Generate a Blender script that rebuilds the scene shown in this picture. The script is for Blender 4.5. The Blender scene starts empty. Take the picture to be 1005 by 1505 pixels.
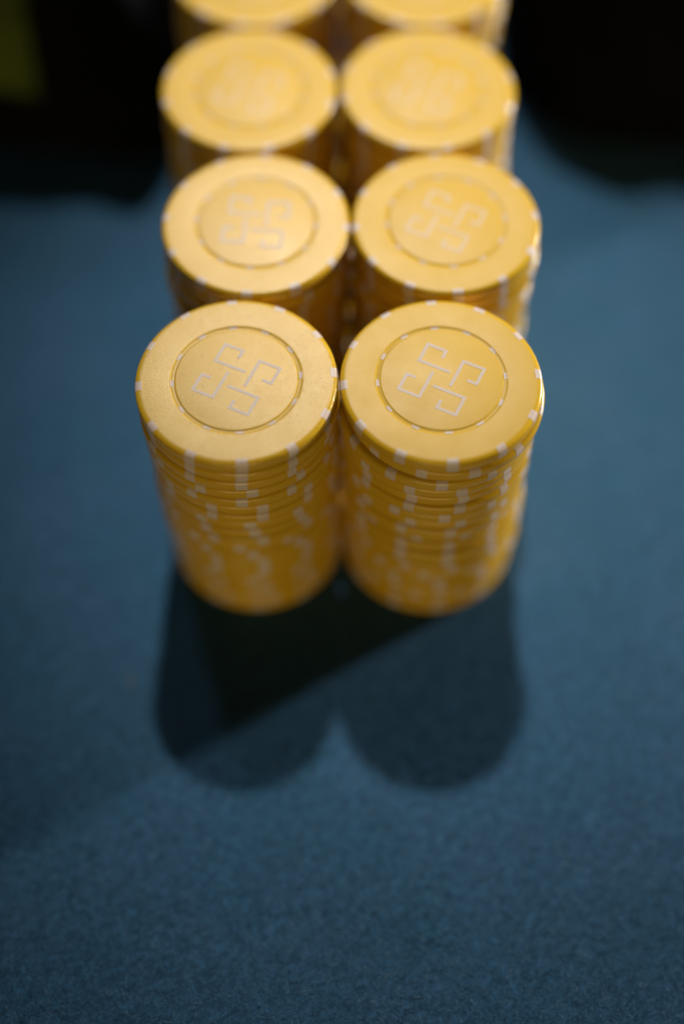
import bpy, math, random
import numpy as np
from mathutils import Vector, Matrix

random.seed(7)
scene = bpy.context.scene
COL = scene.collection
MM = 0.001

# ------------------------------------------------------------------ camera
cd = bpy.data.cameras.new("camera")
cam = bpy.data.objects.new("camera", cd)
COL.objects.link(cam)
scene.camera = cam
PITCH, ROLL = 1.050, 0.016
fw = Vector((0, math.cos(PITCH), -math.sin(PITCH)))
up = Vector((0, math.sin(PITCH), math.cos(PITCH)))
rt = Vector((1, 0, 0))
m = Matrix((rt, up, -fw)).transposed().to_4x4() @ Matrix.Rotation(ROLL, 4, 'Z')
m.translation = Vector((1.26 * MM, -148.5 * MM, 271.9 * MM))
cam.matrix_world = m
cd.sensor_fit = 'VERTICAL'
cd.sensor_height = 36.0
cd.lens = 36.0 * 1894.9 / 1505.0
cd.clip_start = 0.01
cd.clip_end = 50
cd.dof.use_dof = True
cd.dof.focus_distance = 0.2525
cd.dof.aperture_fstop = 2.1
cd.dof.aperture_blades = 0

# ------------------------------------------------------------------ world, exposure
w = bpy.data.worlds.new("World")
scene.world = w
w.use_nodes = True
w.node_tree.nodes["Background"].inputs[0].default_value = (0.9, 0.95, 1.0, 1)
w.node_tree.nodes["Background"].inputs[1].default_value = 0.002
vs = scene.view_settings
vs.view_transform = 'Standard'
vs.look = 'None'
vs.exposure = 0.0
vs.gamma = 1.0
scene.render.engine = 'CYCLES'
scene.cycles.use_denoising = True


def aim(o, target):
    d = Vector(target) - o.location
    o.rotation_euler = d.to_track_quat('-Z', 'Y').to_euler()


def area(name, loc, target, size, energy, color, size_y=None):
    ld = bpy.data.lights.new(name, 'AREA')
    ld.shape = 'DISK' if size_y is None else 'RECTANGLE'
    ld.size = size
    if size_y is not None:
        ld.size_y = size_y
    ld.energy = energy
    ld.color = color
    o = bpy.data.objects.new(name, ld)
    COL.objects.link(o)
    o.location = loc
    aim(o, target)
    return o


def spot(name, loc, target, radius, energy, color, angle, blend):
    ld = bpy.data.lights.new(name, 'SPOT')
    ld.shadow_soft_size = radius
    ld.energy = energy
    ld.color = color
    ld.spot_size = math.radians(angle)
    ld.spot_blend = blend
    o = bpy.data.objects.new(name, ld)
    COL.objects.link(o)
    o.location = loc
    aim(o, target)
    return o


# key lamp over the far side of the table, side lamp from the right, weak lamp
# from behind on the left, and the dim room behind the photographer
spot("key_lamp", (-0.015, 1.046, 1.665), (0.020, 0.045, 0.0), 0.050, 150.0, (1.0, 0.93, 0.83), 9.0, 1.0)
area("side_lamp", (1.15, 0.671, 0.205), (0.0, 0.0, 0.03), 0.09, 22.0, (1.0, 0.94, 0.86))
area("weak_lamp", (-0.42, 1.10, 0.95), (0.0, 0.0, 0.0), 0.16, 1.6, (0.9, 0.95, 1.0))
area("room_fill", (0.0, -1.5, 0.07), (0.0, 0.0, 0.03), 0.9, 5.7, (1.0, 0.75, 0.32), 0.10)
area("front_lamp", (-0.25, -1.0, 0.78), (0.0, 0.0, 0.05), 0.07, 0.40, (1.0, 0.86, 0.66))


# ------------------------------------------------------------------ materials
def mat(name):
    mt = bpy.data.materials.new(name)
    mt.use_nodes = True
    nt = mt.node_tree
    b = nt.nodes["Principled BSDF"]
    return mt, nt, b


def N(nt, kind, **kw):
    n = nt.nodes.new(kind)
    for k, v in kw.items():
        if k in n.inputs:
            n.inputs[k].default_value = v
        else:
            setattr(n, k, v)
    return n


def ramp(nt, src, stops):
    r = nt.nodes.new("ShaderNodeValToRGB")
    els = r.color_ramp.elements
    while len(els) < len(stops):
        els.new(0.5)
    for e, (p, c) in zip(els, stops):
        e.position = p
        e.color = (c, c, c, 1) if isinstance(c, (int, float)) else (*c, 1)
    nt.links.new(src, r.inputs[0])
    return r


def coords(nt, scale=1.0):
    """object coordinates in millimetres, shifted for every object by its own random number"""
    tc = nt.nodes.new("ShaderNodeTexCoord")
    oi = nt.nodes.new("ShaderNodeObjectInfo")
    mu = N(nt, "ShaderNodeMath", operation='MULTIPLY')
    mu.inputs[1].default_value = 173.0
    nt.links.new(oi.outputs["Random"], mu.inputs[0])
    va = nt.nodes.new("ShaderNodeVectorMath")
    va.operation = 'MULTIPLY_ADD'
    va.inputs[1].default_value = (1000 * scale,) * 3
    nt.links.new(tc.outputs["Object"], va.inputs[0])
    nt.links.new(mu.outputs[0], va.inputs[2])
    return va.outputs[0]


def plastic(name, base, dark, rough, spec=0.5, bump=0.6, speck=0.335):
    mt, nt, b = mat(name)
    co = coords(nt)
    n1 = N(nt, "ShaderNodeTexNoise", Scale=0.16, Detail=4.0, Roughness=0.6)
    n2 = N(nt, "ShaderNodeTexNoise", Scale=3.6, Detail=3.0, Roughness=0.6)
    n3 = N(nt, "ShaderNodeTexNoise", Scale=1.6, Detail=6.0, Roughness=0.75)
    for n in (n1, n2, n3):
        nt.links.new(co, n.inputs["Vector"])
    # faint handling dirt, tiny dark specks
    r1 = ramp(nt, n1.outputs["Fac"], [(0.35, 1.0), (0.72, 0.965)])
    r3 = ramp(nt, n3.outputs["Fac"], [(speck, 0.35), (speck + 0.045, 1.0)])
    mm_ = N(nt, "ShaderNodeMath", operation='MULTIPLY')
    nt.links.new(r1.outputs[0], mm_.inputs[0])
    nt.links.new(r3.outputs[0], mm_.inputs[1])
    mx = N(nt, "ShaderNodeMix", data_type='RGBA')
    mx.inputs["A"].default_value = (*dark, 1)
    mx.inputs["B"].default_value = (*base, 1)
    nt.links.new(mm_.outputs[0], mx.inputs["Factor"])
    nt.links.new(mx.outputs["Result"], b.inputs["Base Color"])
    # scuffs: long thin streaks that dull or shine the surface a little
    ms = N(nt, "ShaderNodeMapping")
    ms.inputs["Rotation"].default_value = (0, 0, 0.6)
    ms.inputs["Scale"].default_value = (0.07, 2.2, 1.0)
    nt.links.new(co, ms.inputs["Vector"])
    n4 = N(nt, "ShaderNodeTexNoise", Scale=1.0, Detail=3.0, Roughness=0.6, Distortion=0.5)
    nt.links.new(ms.outputs[0], n4.inputs["Vector"])
    av = N(nt, "ShaderNodeMix", data_type='FLOAT')
    av.inputs[0].default_value = 0.16
    nt.links.new(n1.outputs["Fac"], av.inputs[2])
    nt.links.new(n4.outputs["Fac"], av.inputs[3])
    rr = ramp(nt, av.outputs[0], [(0.34, rough - 0.025), (0.66, rough + 0.025)])
    # handling has polished the rim: smoother beyond 94 % of the radius
    tc = nt.nodes.new("ShaderNodeTexCoord")
    xy = nt.nodes.new("ShaderNodeVectorMath")
    xy.operation = 'MULTIPLY'
    xy.inputs[1].default_value = (50, 50, 0)
    ln = nt.nodes.new("ShaderNodeVectorMath")
    ln.operation = 'LENGTH'
    nt.links.new(tc.outputs["Object"], xy.inputs[0])
    nt.links.new(xy.outputs[0], ln.inputs[0])
    pol = ramp(nt, ln.outputs["Value"], [(0.935, 1.0), (0.965, 0.48)])
    rm = N(nt, "ShaderNodeMath", operation='MULTIPLY')
    nt.links.new(rr.outputs[0], rm.inputs[0])
    nt.links.new(pol.outputs[0], rm.inputs[1])
    nt.links.new(rm.outputs[0], b.inputs["Roughness"])
    b.inputs["Specular IOR Level"].default_value = spec
    bp = N(nt, "ShaderNodeBump", Strength=bump, Distance=0.00006)
    nt.links.new(n2.outputs["Fac"], bp.inputs["Height"])
    nt.links.new(bp.outputs[0], b.inputs["Normal"])
    return mt


YELLOW = plastic("yellow_clay", (0.71, 0.435, 0.022), (0.34, 0.18, 0.008), 0.44, spec=0.40, bump=0.35)
WORN = plastic("worn_yellow_clay", (0.71, 0.435, 0.026), (0.34, 0.18, 0.008), 0.35, spec=0.55, bump=1.0, speck=0.37)
PALE = plastic("pale_clay", (0.71, 0.59, 0.52), (0.5, 0.36, 0.24), 0.45)
STAMP = plastic("emblem_print", (0.73, 0.62, 0.55), (0.55, 0.44, 0.36), 0.55, spec=0.25)


FAINT = plastic("faint_emblem_print", (0.73, 0.58, 0.42), (0.55, 0.42, 0.28), 0.50, spec=0.3)  # lower contrast put into the print colour in place of lens blur


def felt_material():
    mt, nt, b = mat("blue_felt")
    tc = nt.nodes.new("ShaderNodeTexCoord")
    va = nt.nodes.new("ShaderNodeVectorMath")
    va.operation = 'SCALE'
    va.inputs["Scale"].default_value = 1000
    nt.links.new(tc.outputs["Object"], va.inputs[0])
    co = va.outputs[0]
    n1 = N(nt, "ShaderNodeTexNoise", Scale=0.035, Detail=3.0, Roughness=0.6)
    n2 = N(nt, "ShaderNodeTexNoise", Scale=0.55, Detail=4.0, Roughness=0.65, Distortion=0.6)
    n3 = N(nt, "ShaderNodeTexNoise", Scale=2.4, Detail=4.0, Roughness=0.75)
    for n in (n1, n2, n3):
        nt.links.new(co, n.inputs["Vector"])
    a = ramp(nt, n1.outputs["Fac"], [(0.3, 0.0), (0.7, 1.0)])
    m1 = N(nt, "ShaderNodeMix", data_type='RGBA')
    m1.inputs["A"].default_value = (0.037, 0.118, 0.218, 1)
    m1.inputs["B"].default_value = (0.049, 0.127, 0.234, 1)
    nt.links.new(a.outputs[0], m1.inputs["Factor"])
    c2 = ramp(nt, n2.outputs["Fac"], [(0.28, 0.62), (0.72, 1.32)])
    c3 = ramp(nt, n3.outputs["Fac"], [(0.25, 0.55), (0.75, 1.40)])
    mu = N(nt, "ShaderNodeMath", operation='MULTIPLY')
    nt.links.new(c2.outputs[0], mu.inputs[0])
    nt.links.new(c3.outputs[0], mu.inputs[1])
    sc = nt.nodes.new("ShaderNodeVectorMath")
    sc.operation = 'SCALE'
    nt.links.new(m1.outputs["Result"], sc.inputs[0])
    nt.links.new(mu.outputs[0], sc.inputs["Scale"])
    nt.links.new(sc.outputs[0], b.inputs["Base Color"])
    b.inputs["Roughness"].default_value = 0.75
    b.inputs["Specular IOR Level"].default_value = 0.04
    b.inputs["Sheen Weight"].default_value = 0.04
    b.inputs["Sheen Roughness"].default_value = 0.45
    b.inputs["Sheen Tint"].default_value = (0.45, 0.62, 0.75, 1)
    bp = N(nt, "ShaderNodeBump", Strength=0.5, Distance=0.0003)
    ad = N(nt, "ShaderNodeMath", operation='ADD')
    nt.links.new(n2.outputs["Fac"], ad.inputs[0])
    nt.links.new(n3.outputs["Fac"], ad.inputs[1])
    nt.links.new(ad.outputs[0], bp.inputs["Height"])
    nt.links.new(bp.outputs[0], b.inputs["Normal"])
    return mt


FELT = felt_material()


def cloth_material(name, col, rough=0.95):
    mt, nt, b = mat(name)
    co = coords(nt)
    n = N(nt, "ShaderNodeTexNoise", Scale=0.06, Detail=4.0, Roughness=0.6)
    nt.links.new(co, n.inputs["Vector"])
    r = ramp(nt, n.outputs["Fac"], [(0.3, tuple(c * 0.6 for c in col)), (0.7, tuple(c * 1.4 for c in col))])
    nt.links.new(r.outputs[0], b.inputs["Base Color"])
    b.inputs["Roughness"].default_value = rough
    b.inputs["Specular IOR Level"].default_value = 0.03
    bp = N(nt, "ShaderNodeBump", Strength=0.5, Distance=0.001)
    nt.links.new(n.outputs["Fac"], bp.inputs["Height"])
    nt.links.new(bp.outputs[0], b.inputs["Normal"])
    return mt


BLACK = cloth_material("black_cloth", (0.004, 0.004, 0.005))
OLIVE = cloth_material("olive_cloth", (0.066, 0.090, 0.016))
LINT = cloth_material("pale_lint", (0.35, 0.40, 0.42))


# ------------------------------------------------------------------ mesh helpers
def mesh(name, verts, faces, material, smooth=True, sharp=None):
    me = bpy.data.meshes.new(name)
    me.from_pydata([tuple(v) for v in verts], [], faces)
    me.materials.append(material)
    me.update()
    if smooth:
        me.polygons.foreach_set("use_smooth", [True] * len(me.polygons))
        me.set_sharp_from_angle(angle=math.radians(sharp or 32))
    return me


def link(name, data, parent=None):
    o = bpy.data.objects.new(name, data)
    COL.objects.link(o)
    if parent is not None:
        o.parent = parent
    return o


R = 19.95           # chip radius, mm
T = 3.26            # chip thickness, mm
PITCH_Z = 65.5 / 20  # one chip of the stack to the next

# outer profile (r, z) of a chip from the lip of the moat over the rim to the underside
RIM = [(0.650 * R, T - 0.02), (0.664 * R, T), (R - 1.40, T), (R - 0.95, T - 0.03), (R - 0.65, T - 0.10),
       (R - 0.38, T - 0.24), (R - 0.18, T - 0.45), (R - 0.05, T - 0.72), (R, T - 1.00), (R, 1.00), (R - 0.05, 0.72),
       (R - 0.18, 0.45), (R - 0.38, 0.24), (R - 0.65, 0.10), (R - 0.95, 0.03), (R - 1.40, 0.0)]
MOAT_IN, MOAT_OUT, MOAT_Z = 0.614 * R, 0.640 * R, T - 0.17


def lathe(profile, seg, close_bottom=True, close_top=True):
    vs_, fs = [], []
    for r, z in profile:
        for k in range(seg):
            a = 2 * math.pi * k / seg
            vs_.append((r * math.cos(a) * MM, r * math.sin(a) * MM, z * MM))
    for i in range(len(profile) - 1):
        for k in range(seg):
            k2 = (k + 1) % seg
            fs.append((i * seg + k, (i + 1) * seg + k, (i + 1) * seg + k2, i * seg + k2))
    if close_top:
        fs.append(tuple(range(seg)))
    if close_bottom:
        b0 = (len(profile) - 1) * seg
        fs.append(tuple(b0 + k for k in reversed(range(seg))))
    return vs_, fs


def patch(profile, half_deg, lift, n=4):
    """a strip of the lathe profile lifted a few hundredths of a millimetre: one moulded spot"""
    pts = []
    for i, (r, z) in enumerate(profile):
        a = profile[max(i - 1, 0)]
        c = profile[min(i + 1, len(profile) - 1)]
        t = Vector((c[0] - a[0], c[1] - a[1]))
        nrm = Vector((-t.y, t.x))
        nrm.normalize()
        pts.append((r + nrm.x * lift, z + nrm.y * lift))
    # skirts sink into the body
    pts = [(profile[0][0], profile[0][1] - 0.05)] + pts + [(profile[-1][0] - 0.05, profile[-1][1] + 0.05)]
    vs_, fs = [], []
    angs = [-half_deg] + [-half_deg + 2 * half_deg * k / n for k in range(n + 1)] + [half_deg]
    for j, (r, z) in enumerate(pts):
        for i, a in enumerate(angs):
            a = math.radians(a)
            rr, zz = r, z
            if i in (0, len(angs) - 1) and 0 < j < len(pts) - 1:
                q = profile[j - 1]
                rr, zz = q[0] - 0.01, q[1] - 0.01
            vs_.append((rr * math.cos(a) * MM, rr * math.sin(a) * MM, zz * MM))
    w_ = len(angs)
    for j in range(len(pts) - 1):
        for i in range(w_ - 1):
            fs.append((j * w_ + i, (j + 1) * w_ + i, (j + 1) * w_ + i + 1, j * w_ + i + 1))
    return vs_, fs


SEG = 128
# plain body for chips whose face lies under another chip
ME_BODY = mesh("chip_body", *lathe([(MOAT_OUT, MOAT_Z)] + RIM, SEG), YELLOW)
# body of a chip whose face shows: moat round a raised centre disc (the disc is a part)
prof = [(MOAT_IN - 0.3, MOAT_Z - 0.02), (MOAT_OUT - 0.10, MOAT_Z), (MOAT_OUT, MOAT_Z + 0.04)] + RIM
ME_FACE = mesh("chip_face_body", *lathe(prof, SEG), YELLOW)
DISC = [(MOAT_IN - 0.42, T - 0.02), (MOAT_IN - 0.20, T - 0.05), (MOAT_IN - 0.06, T - 0.14), (MOAT_IN, MOAT_Z - 0.01)]
ME_DISC = mesh("centre_disc", *lathe(DISC, SEG, close_bottom=False), YELLOW)

SPOT_PROF = [(0.928 * R, T)] + RIM[3:-1]
SPOT_MESHES = [mesh("edge_spot", *patch(SPOT_PROF, hd, 0.025), PALE) for hd in (3.15, 3.35, 2.95)]
RING_PROF = [(MOAT_IN + 0.02, MOAT_Z), (MOAT_OUT - 0.10, MOAT_Z), (MOAT_OUT + 0.02, MOAT_Z + 0.06),
             (0.6485 * R, T - 0.035)]
ME_RING = mesh("ring_spot", *patch(RING_PROF, 3.5, 0.02), PALE)


def stroke_mesh(pts, wid, z0, z1):
    """a mitred ribbon along an open polyline, with thickness"""
    P = [Vector(p) for p in pts]
    L, Rr = [], []
    for i, p in enumerate(P):
        d1 = (p - P[i - 1]).normalized() if i else (P[1] - P[0]).normalized()
        d2 = (P[i + 1] - p).normalized() if i < len(P) - 1 else d1
        n1 = Vector((-d1.y, d1.x))
        n2 = Vector((-d2.y, d2.x))
        mn = (n1 + n2).normalized()
        k = wid / 2 / max(mn.dot(n1), 0.3)
        L.append(p + mn * k)
        Rr.append(p - mn * k)
    vs_, fs = [], []
    for a, b in zip(L, Rr):
        vs_ += [(a.x * MM, a.y * MM, z1 * MM), (b.x * MM, b.y * MM, z1 * MM),
                (b.x * MM, b.y * MM, z0 * MM), (a.x * MM, a.y * MM, z0 * MM)]
    for i in range(len(P) - 1):
        o = i * 4
        for k in range(4):
            k2 = (k + 1) % 4
            fs.append((o + k, o + k2, o + 4 + k2, o + 4 + k))
    fs.append((0, 3, 2, 1))
    o = (len(P) - 1) * 4
    fs.append((o, o + 1, o + 2, o + 3))
    return vs_, fs


def emblem_mesh():
    arm = [(0.111, -0.042), (0.111, 0.292), (0.332, 0.292), (0.332, 0.095), (0.236, 0.095)]
    vs_, fs = [], []
    for q in range(4):
        c, s = [(1, 0), (0, 1), (-1, 0), (0, -1)][q]
        pts = [((x * c - y * s) * R, (x * s + y * c) * R) for x, y in arm]
        v, f = stroke_mesh(pts, 0.64, T - 0.06, T + 0.012)
        o = len(vs_)
        vs_ += v
        fs += [tuple(i + o for i in ff) for ff in f]
    return vs_, fs


ME_EMBLEM = mesh("emblem", *emblem_mesh(), STAMP, smooth=False)

# ------------------------------------------------------------------ table
felt = link("table_felt", mesh("table_felt", [(-0.9, -0.6, 0), (0.9, -0.6, 0), (0.9, 1.0, 0), (-0.9, 1.0, 0)],
                               [(0, 1, 2, 3)], FELT, smooth=False))
felt["kind"] = "structure"

# loose fibres of the felt: short bent ribbons lying on the cloth
def felt_nap(count):
    g = np.random.default_rng(3)
    x = g.uniform(-135, 135, count)
    y = -135 + 290 * g.uniform(0, 1, count) ** 1.5
    a = g.uniform(0, 2 * np.pi, count)
    L = g.uniform(0.5, 1.6, count)
    wd = g.uniform(0.025, 0.05, count)
    h = g.uniform(0.05, 0.35, count)
    bend = g.normal(0, 0.6, count)
    V = np.empty((count, 6, 3))
    px, py = x, y
    for i, t in enumerate((0.0, 0.5, 1.0)):
        an = a + bend * t
        if i:
            px = px + np.cos(an) * L * 0.5
            py = py + np.sin(an) * L * 0.5
        z = 0.02 + h * (0.2, 1.0, 0.5)[i]
        nx, ny = -np.sin(an) * wd, np.cos(an) * wd
        V[:, 2 * i] = np.stack([px + nx, py + ny, z], 1)
        V[:, 2 * i + 1] = np.stack([px - nx, py - ny, z], 1)
    V = (V * MM).reshape(-1, 3).astype(np.float32)
    base = (np.arange(count) * 6)[:, None]
    F = np.concatenate([base + np.array([0, 1, 3, 2]), base + np.array([2, 3, 5, 4])], 1).reshape(-1).astype(np.int32)
    me = bpy.data.meshes.new("felt_nap")
    me.vertices.add(len(V))
    me.vertices.foreach_set("co", V.reshape(-1))
    me.loops.add(len(F))
    me.loops.foreach_set("vertex_index", F)
    npoly = len(F) // 4
    me.polygons.add(npoly)
    me.polygons.foreach_set("loop_start", np.arange(npoly, dtype=np.int32) * 4)
    me.update(calc_edges=True)
    mt, nt, b = mat("felt_fibre")
    ge = nt.nodes.new("ShaderNodeNewGeometry")
    r = ramp(nt, ge.outputs["Random Per Island"], [(0.0, (0.020, 0.070, 0.130)), (0.6, (0.040, 0.115, 0.21)),
                                                   (0.93, (0.075, 0.165, 0.26)), (1.0, (0.18, 0.27, 0.34))])
    nt.links.new(r.outputs[0], b.inputs["Base Color"])
    b.inputs["Roughness"].default_value = 0.8
    b.inputs["Specular IOR Level"].default_value = 0.05
    me.materials.append(mt)
    o = link("felt_nap", me)
    o["kind"] = "stuff"


felt_nap(150000)

# ------------------------------------------------------------------ the chips
STACKS = [  # name for the labels, top centre, shift of the foot, emblem turn of the top chip (deg)
    ("front left stack", (-19.79, -0.39), (1.10, 0.80), -24),
    ("front right stack", (20.38, 0.39), (1.30, 0.40), -25),
    ("second row left stack", (-17.89, 40.38), (0.2, 0.3), -3),
    ("second row right stack", (22.32, 41.55), (0.2, 0.2), -24),
    ("third row left stack", (-21.31, 80.75), (0.3, 0.2), -14),
    ("third row right stack", (19.21, 81.75), (0.3, 0.2), -18),
    ("back row left stack", (-21.9, 121.0), (0.3, 0.4), -7),
    ("back row right stack", (19.1, 122.0), (0.2, 0.3), -20),
]
ORD = ["top", "second", "third", "fourth", "fifth", "sixth", "seventh", "eighth", "ninth", "tenth", "eleventh",
       "twelfth", "thirteenth", "fourteenth", "fifteenth", "sixteenth", "seventeenth", "eighteenth", "nineteenth",
       "lowest"]
TOP_LABEL = [
    "yellow poker chip with strongest glare and greyish emblem, top of the front left stack",
    "sharply focused yellow poker chip with pale emblem, top of the front right stack",
    "yellow poker chip with upright emblem and bright near rim, top of second row left stack",
    "slightly blurred yellow poker chip with slanted emblem, top of the second row right stack",
    "blurred yellow poker chip with faint emblem, top of the third row left stack",
    "blurred yellow poker chip with faint emblem, top of the third row right stack",
    "blurred yellow chip cut by the photo's top edge, top of the back left stack",
    "blurred yellow chip cut by the photo's top edge, top of the back right stack",
]
GROUP = "yellow poker chips in stacks on the blue felt"
# how far single chips stand out of line, as seen in the photograph (mm)
OFFS = {(0, 1): (0.10, -0.10), (0, 2): (-0.15, -0.20), (0, 3): (0.10, -0.12), (0, 4): (0.2, -0.3), (0, 5): (0.25, -0.05), (0, 6): (0.1, -0.25), (0, 7): (0.2, 0.0),
        (0, 8): (0.3, -0.2), (0, 12): (-0.2, -0.2), (0, 15): (0.2, 0.1),
        (1, 1): (0.75, 0.05), (1, 2): (0.10, -0.30), (1, 3): (-0.55, 0.0), (1, 4): (-0.50, 0.25), (1, 5): (-0.30, -0.2),
        (1, 6): (0.05, -0.1), (1, 7): (0.35, 0.15), (1, 8): (-0.6, -0.2), (1, 11): (0.2, -0.5), (1, 14): (-0.2, 0.2)}
TURN = {(0, 1): -26, (0, 2): -25.5, (0, 3): -20, (0, 4): -27, (0, 5): -16, (0, 6): -16.5, (0, 7): -25, (0, 8): -22,
        (1, 1): -14, (1, 2): -29, (1, 3): -17, (1, 4): -15.5, (1, 5): -17.5, (1, 6): -26, (1, 7): -16, (1, 8): -21}
rng = random.Random(11)
CH = []
for si, (nm, (tx, ty), (fx, fy), turn) in enumerate(STACKS):
    walk = 0.0
    for k in range(20):
        u = k / 19.0
        jx, jy = rng.gauss(0, 0.28), rng.gauss(0, 0.28)
        if (si, k) in OFFS:
            jx, jy = OFFS[(si, k)]
        if k == 0:
            jx = jy = 0
        walk = 0.35 * walk + rng.gauss(0, 4.0 if k < 9 else 6.5)
        tr = turn if k == 0 else TURN.get((si, k), turn + walk)
        CH.append([si, k, tx + fx * u + jx, ty + fy * u + jy, tr])
# the upper halves of the two front stacks lean against each other
for k in range(1, 12):
    a, b = CH[k], CH[20 + k]
    dy = b[3] - a[3]
    dx = math.sqrt((2 * R + 0.09) ** 2 - dy * dy)
    if k == 1:
        a[2] += min(0.25, b[2] - dx - a[2])
    elif b[2] - a[2] > dx:
        b[2] = a[2] + dx
# chips of neighbouring stacks may touch but not bite into each other
for it in range(60):
    for i in range(len(CH)):
        for j in range(i + 1, len(CH)):
            a, b = CH[i], CH[j]
            if a[0] == b[0] or abs(a[1] - b[1]) > 0:
                continue
            dx, dy = b[2] - a[2], b[3] - a[3]
            d = math.hypot(dx, dy)
            need = 2 * R + 0.08 - d
            if need > 0:
                wa, wb = (0.5, 0.5)
                if a[1] == 0:
                    wa, wb = (0.5, 0.5)
                a[2] -= dx / d * need * wa
                a[3] -= dy / d * need * wa
                b[2] += dx / d * need * wb
                b[3] += dy / d * need * wb


def with_material(me, mt):
    me = me.copy()
    me.materials[0] = mt
    return me


ME_EMBLEM_FAINT = with_material(ME_EMBLEM, FAINT)
ME_FACE_WORN, ME_DISC_WORN = with_material(ME_FACE, WORN), with_material(ME_DISC, WORN)


def new_chip(face):
    c = link("poker_chip", ME_FACE if face else ME_BODY)
    for q in range(12):
        s = link("edge_spot", SPOT_MESHES[(q * 7 + q // 3) % 3], c)
        s.rotation_euler = (0, 0, math.radians(30 * q))
    if face:
        d = link("centre_disc", ME_DISC, c)
        link("emblem", ME_EMBLEM, d)
        for q in range(12):
            s = link("ring_spot", ME_RING, c)
            s.rotation_euler = (0, 0, math.radians(30 * q))
    return c


def copy_tree(o, parent=None):
    c = o.copy()
    COL.objects.link(c)
    c.parent = parent
    for chd in o.children:
        copy_tree(chd, c)
    return c


proto = {True: new_chip(True), False: new_chip(False)}
for si, k, x, y, tr in CH:
    face = k == 0
    c = copy_tree(proto[face])
    c.location = (x * MM, y * MM, ((19 - k) * PITCH_Z + 0.01) * MM)
    c.rotation_euler = (0, 0, math.radians(tr))
    c["category"] = "poker chip"
    c["group"] = GROUP
    if face and si in (0, 2):          # the two tops that throw the strongest glare are worn shinier
        c.data = ME_FACE_WORN
        for chd in c.children:
            if chd.name.startswith("centre_disc"):
                chd.data = ME_DISC_WORN
    if face and si >= 3:               # emblem colour nearer the yellow imitates lens blur on the chips behind
        for chd in c.children_recursive:
            if chd.name.startswith("emblem"):
                chd.data = ME_EMBLEM_FAINT
    nm = STACKS[si][0]
    if face:
        c["label"] = TOP_LABEL[si]
    elif k == 19:
        c["label"] = "lowest yellow poker chip of the %s, lying on the felt" % nm
    else:
        c["label"] = "yellow poker chip, %s from top of the %s" % (ORD[k], nm)


for p in proto.values():            # the two patterns themselves are not part of the scene
    for o in [g for chd in p.children for g in chd.children] + list(p.children) + [p]:
        bpy.data.objects.remove(o)


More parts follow.
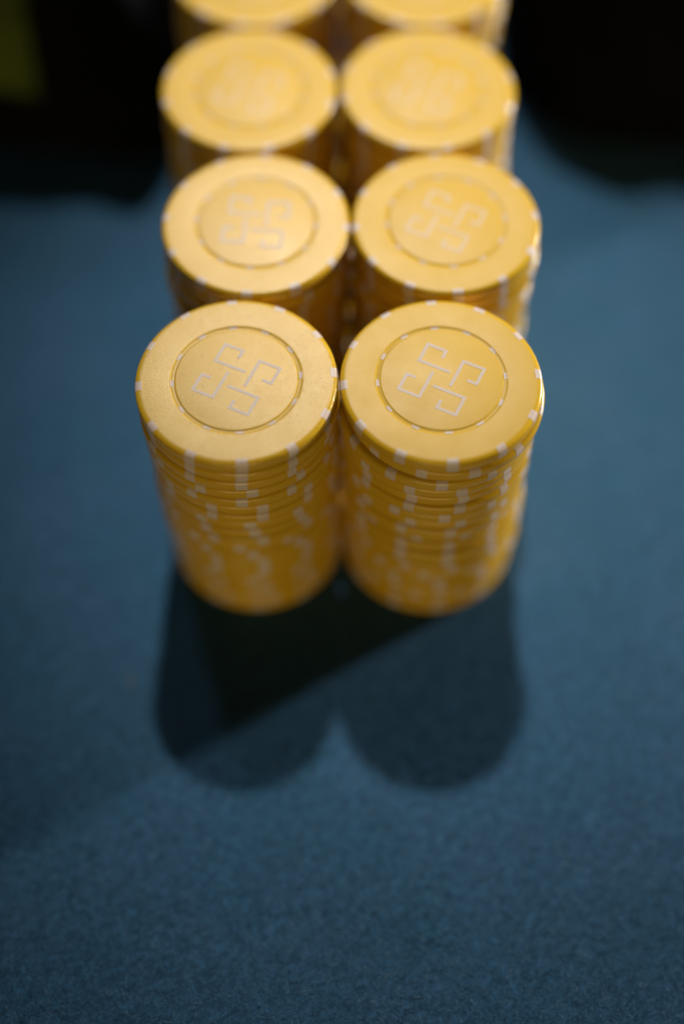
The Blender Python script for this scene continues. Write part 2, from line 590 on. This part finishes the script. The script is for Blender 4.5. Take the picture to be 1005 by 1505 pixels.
# ------------------------------------------------------------------ dark things beyond the stacks
def bundle_mesh(name, x0, x1, y0, y1, h, corner, material, seed, lift=0.0, nx=72, ny=72, keep=None):
    """a soft heap with a rounded rectangular plan, pillow profile and a few folds, closed underneath"""
    rg = random.Random(seed)
    ph = [rg.uniform(0, 6.28) for _ in range(6)]
    vs_, fs = [], []
    cx, cy, ax, ay = (x0 + x1) / 2, (y0 + y1) / 2, (x1 - x0) / 2, (y1 - y0) / 2

    def edge(u, v):
        # square (u, v in -1..1) pulled in to a rounded rectangle
        px, py = u * ax, v * ay
        qx, qy = abs(px) - (ax - corner), abs(py) - (ay - corner)
        if qx > 0 and qy > 0:
            mx_ = max(qx, qy)
            d = math.hypot(qx, qy)
            qx, qy = qx / d * mx_, qy / d * mx_
            px = math.copysign(ax - corner + qx, px)
            py = math.copysign(ay - corner + qy, py)
        return px, py

    for side in (1, 0):
        for j in range(ny + 1):
            for i in range(nx + 1):
                u = math.sin((2 * i / nx - 1) * math.pi / 2)
                v = math.sin((2 * j / ny - 1) * math.pi / 2)
                px, py = edge(u, v)
                rim = max(abs(u), abs(v))
                z = 0.0
                if side:
                    e = max(0.0, 1 - rim ** 9) ** 0.5
                    fold = 0.05 * math.sin(px * 0.13 + ph[0]) * math.sin(py * 0.10 + ph[1]) \
                        + 0.03 * math.sin(px * 0.31 + py * 0.22 + ph[2])
                    z = h * e * (1 + fold)
                vs_.append(((cx + px) * MM, (cy + py) * MM, (lift + z) * MM))
    n1 = (nx + 1) * (ny + 1)
    for s in (0, 1):
        for j in range(ny):
            for i in range(nx):
                a = s * n1 + j * (nx + 1) + i
                f = (a, a + 1, a + nx + 2, a + nx + 1)
                fs.append(f if s == 0 else f[::-1])
    if keep:        # only the part of the upper surface inside keep, 0.6 mm thick, lying on the bundle
        x_lo, x_hi, z_lo = keep
        fs = [f for f in fs[:nx * ny] if all(x_lo < vs_[i][0] / MM < x_hi and vs_[i][2] / MM > z_lo for i in f)]
        used = sorted({i for f in fs for i in f})
        low = {i: n for n, i in enumerate(used)}
        nrm = {i: Vector((0, 0, 0)) for i in used}
        for f in fs:
            p = [Vector(vs_[i]) for i in f]
            n_ = (p[2] - p[0]).cross(p[3] - p[1])
            for i in f:
                nrm[i] += n_
        top = [Vector(vs_[i]) + nrm[i].normalized() * 0.8 * MM for i in used]
        bot = [Vector(vs_[i]) + nrm[i].normalized() * 0.1 * MM for i in used]
        n0 = len(used)
        edges = {}
        for f in fs:
            for q in range(4):
                e = (f[q], f[(q + 1) % 4])
                edges[e] = True
        faces = [tuple(low[i] for i in f) for f in fs] + [tuple(low[i] + n0 for i in reversed(f)) for f in fs]
        for (p, q) in edges:
            if (q, p) not in edges:
                faces.append((low[q], low[p], low[p] + n0, low[q] + n0))
        vs_, fs = top + bot, faces
    me = mesh(name, vs_, fs, material, sharp=80)
    return me


def thing(name, me, label, cat, group=None):
    o = link(name, me)
    o["label"] = label
    o["category"] = cat
    if group:
        o["group"] = group
    return o


left_bundle = thing("cloth_bundle", bundle_mesh("cloth_bundle", -72, 72, -65, 65, 58, 10, BLACK, 3, 0.3),
                    "soft black bundle with an olive green patch, lying out of focus beyond the left stacks", "bundle",
                    "black bundles beyond the stacks")
left_bundle.location = (-111.5 * MM, 194 * MM, 0)
left_bundle.rotation_euler = (0, 0, -0.12)
link("patch", bundle_mesh("patch", -72, 72, -65, 65, 58, 10, OLIVE, 3, 0.3, keep=(-300, 36, 19)), left_bundle)
thing("cloth_bundle", bundle_mesh("cloth_bundle", 46, 170, 132, 270, 60, 36, BLACK, 5, 0.3),
      "soft black bundle with a rounded corner, lying out of focus beyond the right stacks", "bundle",
      "black bundles beyond the stacks")

# ------------------------------------------------------------------ lint on the felt
lv, lf = [], []
lr = random.Random(4)
for q in range(14):
    a0 = lr.uniform(0, 6.28)
    p = Vector((lr.gauss(0, 0.5), lr.gauss(0, 0.4), 0.25))
    pts = []
    for s in range(5):
        pts.append(p.copy())
        a0 += lr.gauss(0, 0.7)
        p = p + Vector((math.cos(a0) * 0.4, math.sin(a0) * 0.4, lr.gauss(0, 0.08)))
        p.z = max(0.12, p.z)
    for i in range(4):
        d = (pts[i + 1] - pts[i]).normalized()
        nn = Vector((-d.y, d.x, 0)) * 0.05
        zz = Vector((0, 0, 0.06))
        o = len(lv)
        for pp in (pts[i], pts[i + 1]):
            lv += [(pp + nn) * MM, (pp - nn) * MM, (pp + zz) * MM]
        lf += [(o, o + 3, o + 4, o + 1), (o + 1, o + 4, o + 5, o + 2), (o + 2, o + 5, o + 3, o)]
lint = thing("lint_tuft", mesh("lint_tuft", lv, lf, LINT),
             "tiny pale lint tuft on the felt left of the stacks' shadow", "lint")
lint.location = (-45.7 * MM, -37.5 * MM, 0)
